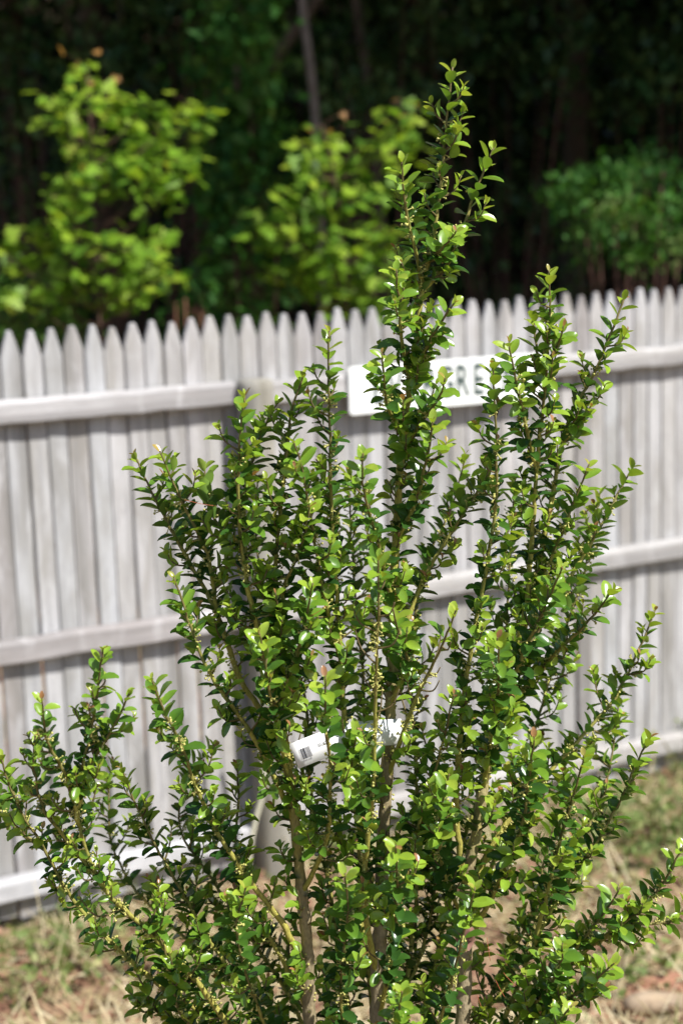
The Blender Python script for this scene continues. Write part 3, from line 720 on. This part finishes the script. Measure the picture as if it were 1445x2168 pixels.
B('R12', 'A', [(800, 2150), (830, 2020), (840, 1900), (838, 1790)], -.26, .003, .0011, .2, .7)
B('R13', None, [(760, 2420), (740, 2250), (720, 2100), (735, 1950), (730, 1850)], -.24, .0034, .0012, .2, .8)
# right-centre
B('M', 'C', [(985, 1900), (965, 1700), (985, 1450), (1030, 1200), (1050, 1050), (1050, 920), (1042, 768)], -.06, .0044, .0012, .25, .75)
B('M2', 'A', [(832, 1380), (900, 1220), (960, 1120), (1010, 1040), (1035, 990), (1052, 930)], .06, .0036, .0011, .2, .9)
B('L', 'C', [(1060, 1500), (1110, 1300), (1128, 1100), (1140, 940), (1155, 800), (1163, 660), (1161, 572)], -.02, .0042, .0012, .2, 1.0)
B('L2', 'L', [(1135, 1000), (1115, 910), (1092, 810), (1077, 722)], -.06, .0026, .0011, .15, .35)
B('L3', 'L', [(1155, 820), (1135, 740), (1130, 665)], .03, .0022, .0010, .1, .3)
B('L4', 'L', [(1158, 780), (1180, 730), (1192, 690)], -.04, .0022, .0010, .1, .2)
B('N', 'C', [(1100, 1380), (1170, 1280), (1230, 1180), (1280, 1100), (1315, 1030), (1342, 985)], .16, .0036, .0012, .25, .7)
B('N2', 'C', [(1110, 1330), (1150, 1220), (1195, 1110), (1225, 1040), (1247, 982)], .0, .0032, .0011, .15, .8)
B('N3', 'C', [(1190, 950), (1225, 900), (1250, 860)], .06, .0022, .001, .1, .4)
B('O', 'C', [(990, 1900), (1060, 1760), (1150, 1650), (1230, 1560), (1300, 1480), (1350, 1380), (1386, 1292)], .12, .0044, .0012, .25, .9)
B('O2', 'C', [(1042, 1560), (1120, 1440), (1190, 1370), (1250, 1310), (1300, 1248)], -.08, .0034, .0011, .2, .9)
B('O3', 'C', [(1042, 1560), (1100, 1400), (1150, 1290), (1190, 1200)], -.14, .0032, .0011, .15, 1.1)
B('O4', 'C', [(1025, 1680), (1045, 1540), (1055, 1430), (1052, 1350)], -.20, .0032, .0011, .2, 1.0)
B('P', None, [(900, 2420), (1060, 2168), (1130, 2000), (1200, 1870), (1265, 1780), (1320, 1680), (1350, 1610), (1376, 1560)], -.02, .0048, .0012, .45, .8)
B('P2', 'P', [(1130, 2000), (1160, 1880), (1190, 1760), (1215, 1680), (1235, 1600)], -.12, .0030, .0011, .2, 1.0)
B('P3', 'C', [(983, 2000), (1050, 1880), (1100, 1760), (1120, 1640), (1130, 1560)], -.18, .0034, .0011, .25, 1.1)
B('P4', 'C', [(985, 1950), (940, 1850), (930, 1740), (950, 1640)], -.16, .0030, .0011, .2, .9)
B('Q', None, [(860, 2440), (1000, 2300), (1090, 2168), (1180, 2060), (1270, 1990), (1350, 1930), (1410, 1860), (1445, 1790)], -.06, .0050, .0012, .35, 1.1)
B('Q2', 'Q', [(1180, 2060), (1240, 1980), (1280, 1930), (1312, 1880)], -.10, .0026, .0011, .15, .8)
B('Q3', 'Q', [(1270, 1990), (1340, 1960), (1420, 1950), (1470, 1900)], -.02, .0026, .0011, .15, .9)
B('Q4', 'Q', [(1100, 2150), (1160, 2090), (1185, 2040), (1190, 1998)], -.16, .0024, .0011, .1, .6)
B('Q5', 'Q', [(1060, 2210), (1160, 2140), (1240, 2090), (1300, 2040)], -.18, .0030, .0011, .2, 1.2)
B('T1', None, [(850, 2440), (900, 2300), (930, 2168), (960, 2060), (985, 1960), (1005, 1880)], -.22, .0036, .0012, .3, .7)
B('T2', None, [(720, 2440), (620, 2300), (560, 2168), (520, 2060), (500, 1960), (520, 1880)], -.20, .0038, .0012, .25, .9)
B('T3', None, [(700, 2460), (560, 2320), (450, 2230), (380, 2140), (360, 2050), (330, 1960)], -.12, .0038, .0012, .25, 1.0)
B('T4', None, [(800, 2460), (820, 2330), (830, 2240), (840, 2168), (850, 2100)], -.30, .0030, .0012, .2, .7)
B('T5', None, [(760, 2460), (600, 2350), (480, 2280), (400, 2200), (330, 2140), (290, 2060)], -.06, .0036, .0012, .2, 1.0)
B('T6', None, [(880, 2460), (1010, 2340), (1080, 2260), (1150, 2200), (1210, 2130)], -.20, .0034, .0012, .2, 1.1)
# deeper stems behind
for i, (x0, pts, dd_) in enumerate(((760, [(740, 2168), (700, 1900), (660, 1700), (640, 1450), (560, 1250), (540, 1100), (545, 1010)], .20), (820, [(850, 2168), (880, 1900), (880, 1650), (870, 1400), (900, 1200), (960, 1060), (985, 960)], .22),
                                    (880, [(930, 2168), (1000, 1950), (1070, 1750), (1130, 1550), (1190, 1350), (1240, 1200), (1270, 1040)], .26), (720, [(640, 2168), (540, 2000), (440, 1850), (380, 1750), (400, 1640), (455, 1580)], .20),
                                    (790, [(790, 2168), (760, 1850), (770, 1500), (750, 1250), (740, 1080), (735, 990)], .24), (860, [(900, 2168), (960, 1850), (1040, 1600), (1070, 1350), (1080, 1160), (1090, 1010)], .20),
                                    (700, [(600, 2168), (430, 2020), (300, 1900), (240, 1800), (230, 1700), (240, 1610)], .26), (900, [(1010, 2168), (1120, 1950), (1220, 1800), (1280, 1660), (1300, 1560), (1310, 1470)], .22),
                                    (820, [(800, 2200), (880, 2050), (920, 1880), (900, 1750), (880, 1650)], .12), (770, [(720, 2200), (660, 2080), (560, 1980), (470, 1930), (400, 1860)], .14),
                                    (850, [(930, 2240), (1060, 2100), (1130, 1960), (1150, 1830), (1180, 1720)], .14))):
    B('Z%d' % i, None, [(x0, 2420)]+pts, dd_, .0042, .0011, .3, 1.0)

LB_ = []; CURB = [0]; STEMS = []
LP, LX, LN, LS, LA = [], [], [], [], []      # leaves: point, direction, normal, length, age
BP, BD, BL = [], [], []                       # flower pedicels
def leafy(S_, s_from, tip_young, size, spacing=.0068, buds=0.5):
    """leaves in a spiral up a shoot given by its points"""
    d = np.linalg.norm(np.diff(S_, axis=0), axis=1); s = np.concatenate([[0], np.cumsum(d)]); L = s[-1]
    ph = rng.uniform(0, 6.28); q = s_from*.55
    while q < L:
        p = np.array([np.interp(q, s, S_[:, k]) for k in range(3)])
        k = min(np.searchsorted(s, q), len(S_)-1); T_ = norm(S_[k]-S_[max(k-1, 0)])
        e = L-q                                                     # distance from the tip
        ph += 2.4+rng.normal()*.25
        x = norm(np.cross(T_, [0.3, 1, .2])); y = np.cross(T_, x); out = math.cos(ph)*x+math.sin(ph)*y
        ang = np.interp(e, [0, .010, .04, .12], [.45, .80, .95, 1.12])+rng.normal()*.18
        X_ = math.cos(ang)*T_+math.sin(ang)*out
        if e > .06: X_ = norm(X_+np.array([0, 0, .12]))
        Nn = norm(math.sin(ang)*T_-math.cos(ang)*out + np.array([0, 0, .30]) + rng.normal(size=3)*.22)
        sz = size*np.interp(e, [0, .005, .014, .04], [.32, .62, .95, 1.05])*rng.uniform(.78, 1.15)
        a = np.interp(e, [0, .006, .018, .045, .10, .2], [.99, .90, .80, .60, .38, .22])*tip_young+rng.normal()*.07
        drop = 0 if e < .05 else (.10 if e < .14 else .2)
        if q >= s_from and rng.random() > drop:
            LP.append(p); LX.append(X_); LN.append(Nn); LS.append(sz); LB_.append(CURB[0]); LA.append(np.clip(a, 0, .87 if e > .004 else 1))
        if e > .055 and rng.random() < buds*(.5+.5*math.sin(q*38+ph*.1)):
            for _ in range(rng.integers(2, 6)):
                v = norm(out+rng.normal(size=3)*.75+T_*.1); BP.append(p); BD.append(v); BL.append(rng.uniform(.0055, .011))
        q += spacing*(np.interp(e, [0, .006, .014, .05, .075], [.4, .7, 1.25, 1.25, 1.0]))*rng.uniform(.8, 1.2)
def radius_age(r): return np.interp(r, [.0011, .0022, .0032, .0050, .009, .016], [1.0, .85, .55, .40, .18, 0.0])
stems_n = 0
for nm, b in BR.items():
    S_ = b['P']; n = len(S_); t = np.linspace(0, 1, n)
    rr = b['r0']*(1-t)**1.2+b['r1']*t if b['wood'] else b['r0']+(b['r1']-b['r0'])*t
    rr = rr*(1+.05*np.sin(np.arange(n)*.55+stems_n)+rng.normal(size=n)*.03)
    mb = MB(); ag = radius_age(rr)
    mb.tube(S_, rr, 10 if b['wood'] else 7, True, ag)
    L = b['L']
    lsz = .80 if nm[0] == 'J' else (.92 if nm[0] == 'K' else 1.0)
    leafy(S_, L*b['lf'], 1.0, .0270*lsz, .0054 if b['wood'] else .0050, .9)
    # side shoots, shorter towards the tip
    q = L*max(b['lf']*.55, .06)
    s = np.concatenate([[0], np.cumsum(np.linalg.norm(np.diff(S_, axis=0), axis=1))])
    while q < L-.05 and b['sh'] > 0:
        k = min(np.searchsorted(s, q), n-2); T_ = norm(S_[k+1]-S_[k])
        ph = rng.uniform(0, 6.28); x = norm(np.cross(T_, [.2, 1, .1])); y = np.cross(T_, x)
        out = math.cos(ph)*x+math.sin(ph)*y
        ln = rng.uniform(.022, .062)*np.interp(L-q, [.05, .15, .4], [.6, 1.0, 1.25])*b['sl']
        d0 = norm(T_*.6+out*.95)
        p1 = S_[k]+d0*ln*.5; p2 = p1+norm(d0*.55+np.array([0, 0, .8]))*ln*.5
        sp = spline([S_[k], p1, p2], 9); r_s = np.linspace(.0015, .0008, 9)
        mb.tube(sp, r_s, 5, True, radius_age(r_s))
        leafy(sp, ln*.15, rng.uniform(.85, 1.05), .0240*lsz, .0046, .62)
        q += rng.uniform(.015, .034)/max(b['sh'], .05)*(1.5 if nm[0] == 'Z' else 1.0)*float(np.interp(S_[k][2], [.9, 1.25], [1.3, 1.0]))
    o = obj('stem', mb.mesh('stem', M['stem'], True, 'age'), shrub)
    if b['wood']: o['label'] = 'woody grey brown main stem'
    STEMS.append(o); stems_n += 1; CURB[0] = stems_n
LP, LX, LN, LS, LA, LB_ = map(np.array, (LP, LX, LN, LS, LA, LB_))
_x, _y, _z = proj(LP+LX*LS[:, None]*.6)          # nothing grows through the printed face of the tag
_k = ~((_x > 600) & (_x < 700) & (_y > 1540) & (_y < 1640) & (LP[:, 1] < Y0+.02)) & ~((_x > 815) & (_x < 858) & (_y > 1512) & (_y < 1585) & (LP[:, 1] < Y0+.02))
for _ch, _lo, _hi in (('A', 1390, 1760), ('A', 1960, 2168), ('B', 1860, 2168), ('C', 1960, 2168)):     # bare woody stems stay in view
    _px, _py, _ = proj(BR[_ch]['P']); _o = np.argsort(_py); _ax = np.interp(_y, _py[_o], _px[_o])
    _k &= ~((_y > _lo) & (_y < _hi) & (np.abs(_x-_ax) < 20) & (rng.random(len(_x)) < .8) & (LP[:, 1] < Y0+.12))
_c = at(655, 1585, Y0-.07); _d = (LP+LX*LS[:, None]*.5)-_c; _s = np.array(sdir); _t = _d@_s     # a gap towards the sun
_k &= ~((_t > 0) & (np.linalg.norm(_d-_t[:, None]*_s, axis=1) < .046))
_d = (LP+LX*LS[:, None]*.5)-at(830, 1540, Y0-.02); _t = _d@_s; _k &= ~((_t > 0) & (np.linalg.norm(_d-_t[:, None]*_s, axis=1) < .026))
LP, LX, LN, LS, LA, LB_ = (q_[_k] for q_ in (LP, LX, LN, LS, LA, LB_))
R = frames(LX, LN); NLEAF = len(LP)
var = rng.integers(0, 4, NLEAF)
# the 300 leaves that show largest: nearest in their patch of the picture, biggest projected area
mid = LP+LX*LS[:, None]*.5
px, py, dz = proj(mid)
cell = (np.floor(px/14).astype(int)*1000+np.floor(py/14).astype(int)); order = np.argsort(dz); seen = set(); front = np.zeros(NLEAF, bool)
for i in order:
    if cell[i] not in seen:
        seen.add(cell[i]); front[i] = True
view = norm(CP-mid); area = np.abs(np.sum(R[:, :, 2]*view, 1))*LS**2/dz**2
inside = (px > 15) & (px < W-15) & (py > 15) & (py < H-15)
score = np.where(front & inside, area, 0); top = np.argsort(-score)[:300]; pick = np.zeros(NLEAF, bool); pick[top] = True
LM = {}
for v in range(4):
    for ai, a in enumerate(np.linspace(.06, .9, 8)):
        LM[(v, ai)] = mesh_np('leaf', HT[v][0], HT[v][1], M['holly'], True, {'age': np.full(len(HT[v][0]), a)})
for i in top:
    o = bpy.data.objects.new('leaf', LM[(int(var[i]), int(np.clip(round((LA[i]-.06)/.12), 0, 7)))]); COL.objects.link(o); o.parent = STEMS[LB_[i]]
    s_ = LS[i]; p_ = LP[i]        # stem meshes carry world coordinates
    o.matrix_local = Matrix([[R[i][a][b]*s_ for b in range(3)]+[p_[a]] for a in range(3)]+[[0, 0, 0, 1]])
VV, FF, AA, off = [], [], [], 0
for v in range(4):
    k = (var == v) & ~pick
    V, Fc, A = scatter(HT[v][0], HT[v][1], LP[k], R[k], LS[k], LA[k]); VV.append(V); FF.append(Fc+off); AA.append(A); off += len(V)
tag(obj('foliage', mesh_np('foliage', np.concatenate(VV), np.concatenate(FF), M['holly'], True, {'age': np.concatenate(AA)}), shrub), kind='stuff')
# flower stalks with their round buds
BP, BD, BL = map(np.array, (BP, BD, BL))
PV = np.array([(0, .0011, 0), (0, -.0006, .001), (0, -.0006, -.001), (1, .0008, 0), (1, -.0005, .0008), (1, -.0005, -.0008)]); PF = np.array([(0, 1, 4, 3), (1, 2, 5, 4), (2, 0, 3, 5)])
def pedicel():
    Vs = []; 
    for x in (0, 1):
        for k in range(3): Vs.append((x, .085*math.cos(k*2.094), .085*math.sin(k*2.094)))
    Qs = [(k, (k+1) % 3, 3+(k+1) % 3, 3+k) for k in range(3)]
    T = []
    b0 = len(Vs); c, rr_ = 1.05, .23
    Vs += [(c-rr_, 0, 0), (c+rr_, 0, 0)]+[(c, rr_*math.cos(k*1.5708), rr_*math.sin(k*1.5708)) for k in range(4)]
    for k in range(4): T += [(b0, b0+2+(k+1) % 4, b0+2+k), (b0+1, b0+2+k, b0+2+(k+1) % 4)]
    return np.array(Vs), np.array(Qs), np.array(T)
pv, pq, pt = pedicel()
Rb = frames(BD, norm(rng.normal(size=BD.shape)))
V, Q, _ = scatter(pv, pq, BP, Rb, BL); _, T, _ = scatter(pv, pt, BP, Rb, BL)
tag(obj('flower_buds', mesh_np('flower_buds', V, [Q, T], M['bud'], True), shrub), kind='stuff')
print('LEAVES', NLEAF, 'BUDS', len(BP), 'STEMS', stems_n)

# ------------------------------------------------------------------ paper tag looped round the main stem
def nearA(py): 
    x, y, _ = proj(BR['A']['P']); k = int(np.argmin(np.abs(y-py))); return BR['A']['P'][k]
tA = nearA(1550); Yt = tA[1]
tagpath = [((822, 1552), .0125, -4), ((846, 1550), .0075, -5), ((850, 1549), -.004, -5), ((838, 1550), -.0135, -5), ((800, 1552), -.024, -6), ((760, 1555), -.036, -8), ((728, 1562), -.052, -12), ((704, 1570), -.064, -19), ((690, 1575), -.066, -20), ((662, 1586), -.0685, -20.5), ((636, 1596), -.0708, -20.5), ((622, 1602), -.072, -20.5)]
C = np.array([at(px_, py_, Yt+d_) for (px_, py_), d_, _ in tagpath]); A_ = np.radians([a for _, _, a in tagpath])
CA = spline(np.concatenate([C, A_[:, None]], 1), 36); hw = .0178
V = []
for row in CA:
    up = CU*math.cos(row[3])+CR*math.sin(row[3])
    V += [row[:3]+up*hw, row[:3]-up*hw]
V = np.array(V)
tg = empty('plant_tag', tA, 'white paper price tag with barcode looped round the middle stem', 'tag')
Q = np.array([(2*i, 2*i+1, 2*i+3, 2*i+2) for i in range(35)])
me = mesh_np('strip', V, Q, M['paper'], True)
so = obj('strip', me, tg); sm = so.modifiers.new('solid', 'SOLIDIFY'); sm.thickness = .0005; sm.offset = 0
# printed face: the flat left end of the strip
e0, e1 = CA[-1][:3], CA[-6][:3]; ex = norm(e1-e0); a_end = CA[-5][3]
eu = norm((CU*math.cos(a_end)+CR*math.sin(a_end))); eu = norm(eu-ex*(eu@ex)); en = np.cross(ex, eu)
if en@(CP-e0) < 0: en = -en
def tp(u, v, h=.0013): return CA[-1][:3]+ex*u+eu*v+en*h
mb = MB(); u = .009; r_ = random.Random(4)
while u < .0235:
    wb = r_.choice([.00035, .0005, .0009, .0013]); mb.add([tp(u, -.008), tp(u+wb, -.008), tp(u+wb, .0065), tp(u, .0065)], [(0, 1, 2, 3)]); u += wb+r_.choice([.0004, .0006, .0009])
obj('barcode', mb.mesh('barcode', M['ink'], False), tg)
def print_text(name, body, h, u, v, ang=0.0):
    me = text_mesh(name, body, h, M['ink'], .8); c_ = tp(u, v, .0014)
    mat = Matrix([[ex[i], eu[i], en[i], c_[i]] for i in range(3)]+[[0, 0, 0, 1]])
    o = obj(name, me, tg); o.matrix_local = Matrix.Translation(-Vector([float(q) for q in tA])) @ mat
print_text('number_print', '730331981', .0024, .0165, -.0105)
print_text('price_print', '85.00', .0045, .041, .002)

# dry brown leaf caught between the stems, and thin red pine needles
c0 = at(985, 1985, Y0-.06)
mb = MB(); g = np.linspace(-1, 1, 7); V = []
for i, a in enumerate(g):
    for j, b in enumerate(g):
        e = math.sqrt(max(1-a*a*.85, .02)); V.append(c0+CR*(b*e*.014)+CU*(a*.020)+CF*(.008*b*b-.006*math.sin(3*a)+.004*math.sin(7*b+2*a)))
mb.add(V, [(i*7+j, i*7+j+1, (i+1)*7+j+1, (i+1)*7+j) for i in range(6) for j in range(6)])
tag(obj('dead_leaf', mb.mesh('dead_leaf', plain('dead_leaf', (.20, .105, .08), .7, .35, 120))), 'curled brown dead leaf caught between the holly stems', 'leaf')
needle = plain('pine_needle', (.36, .10, .045), .6, .2, 60)
for i, (p0, p1, d_) in enumerate((((1065, 2060), (1092, 2088), -.14), ((1030, 1985), (1037, 2035), -.14), ((1048, 2075), (1068, 2112), -.15), ((390, 1058), (462, 1072), -.10), ((655, 1305), (690, 1283), -.16), ((1010, 2108), (1018, 2132), -.14))):
    a_, b_ = at(*p0, Y0+d_), at(*p1, Y0+d_-.004); mb = MB(); mb.tube(spline([a_, (a_+b_)/2-np.array([0, 0, .0012]), b_], 6), .00035, 4)
    tag(obj('pine_needle', mb.mesh('pine_needle', needle)), 'thin rust red pine needle caught among the holly twigs', 'pine needle', 'pine needles caught in the shrub')
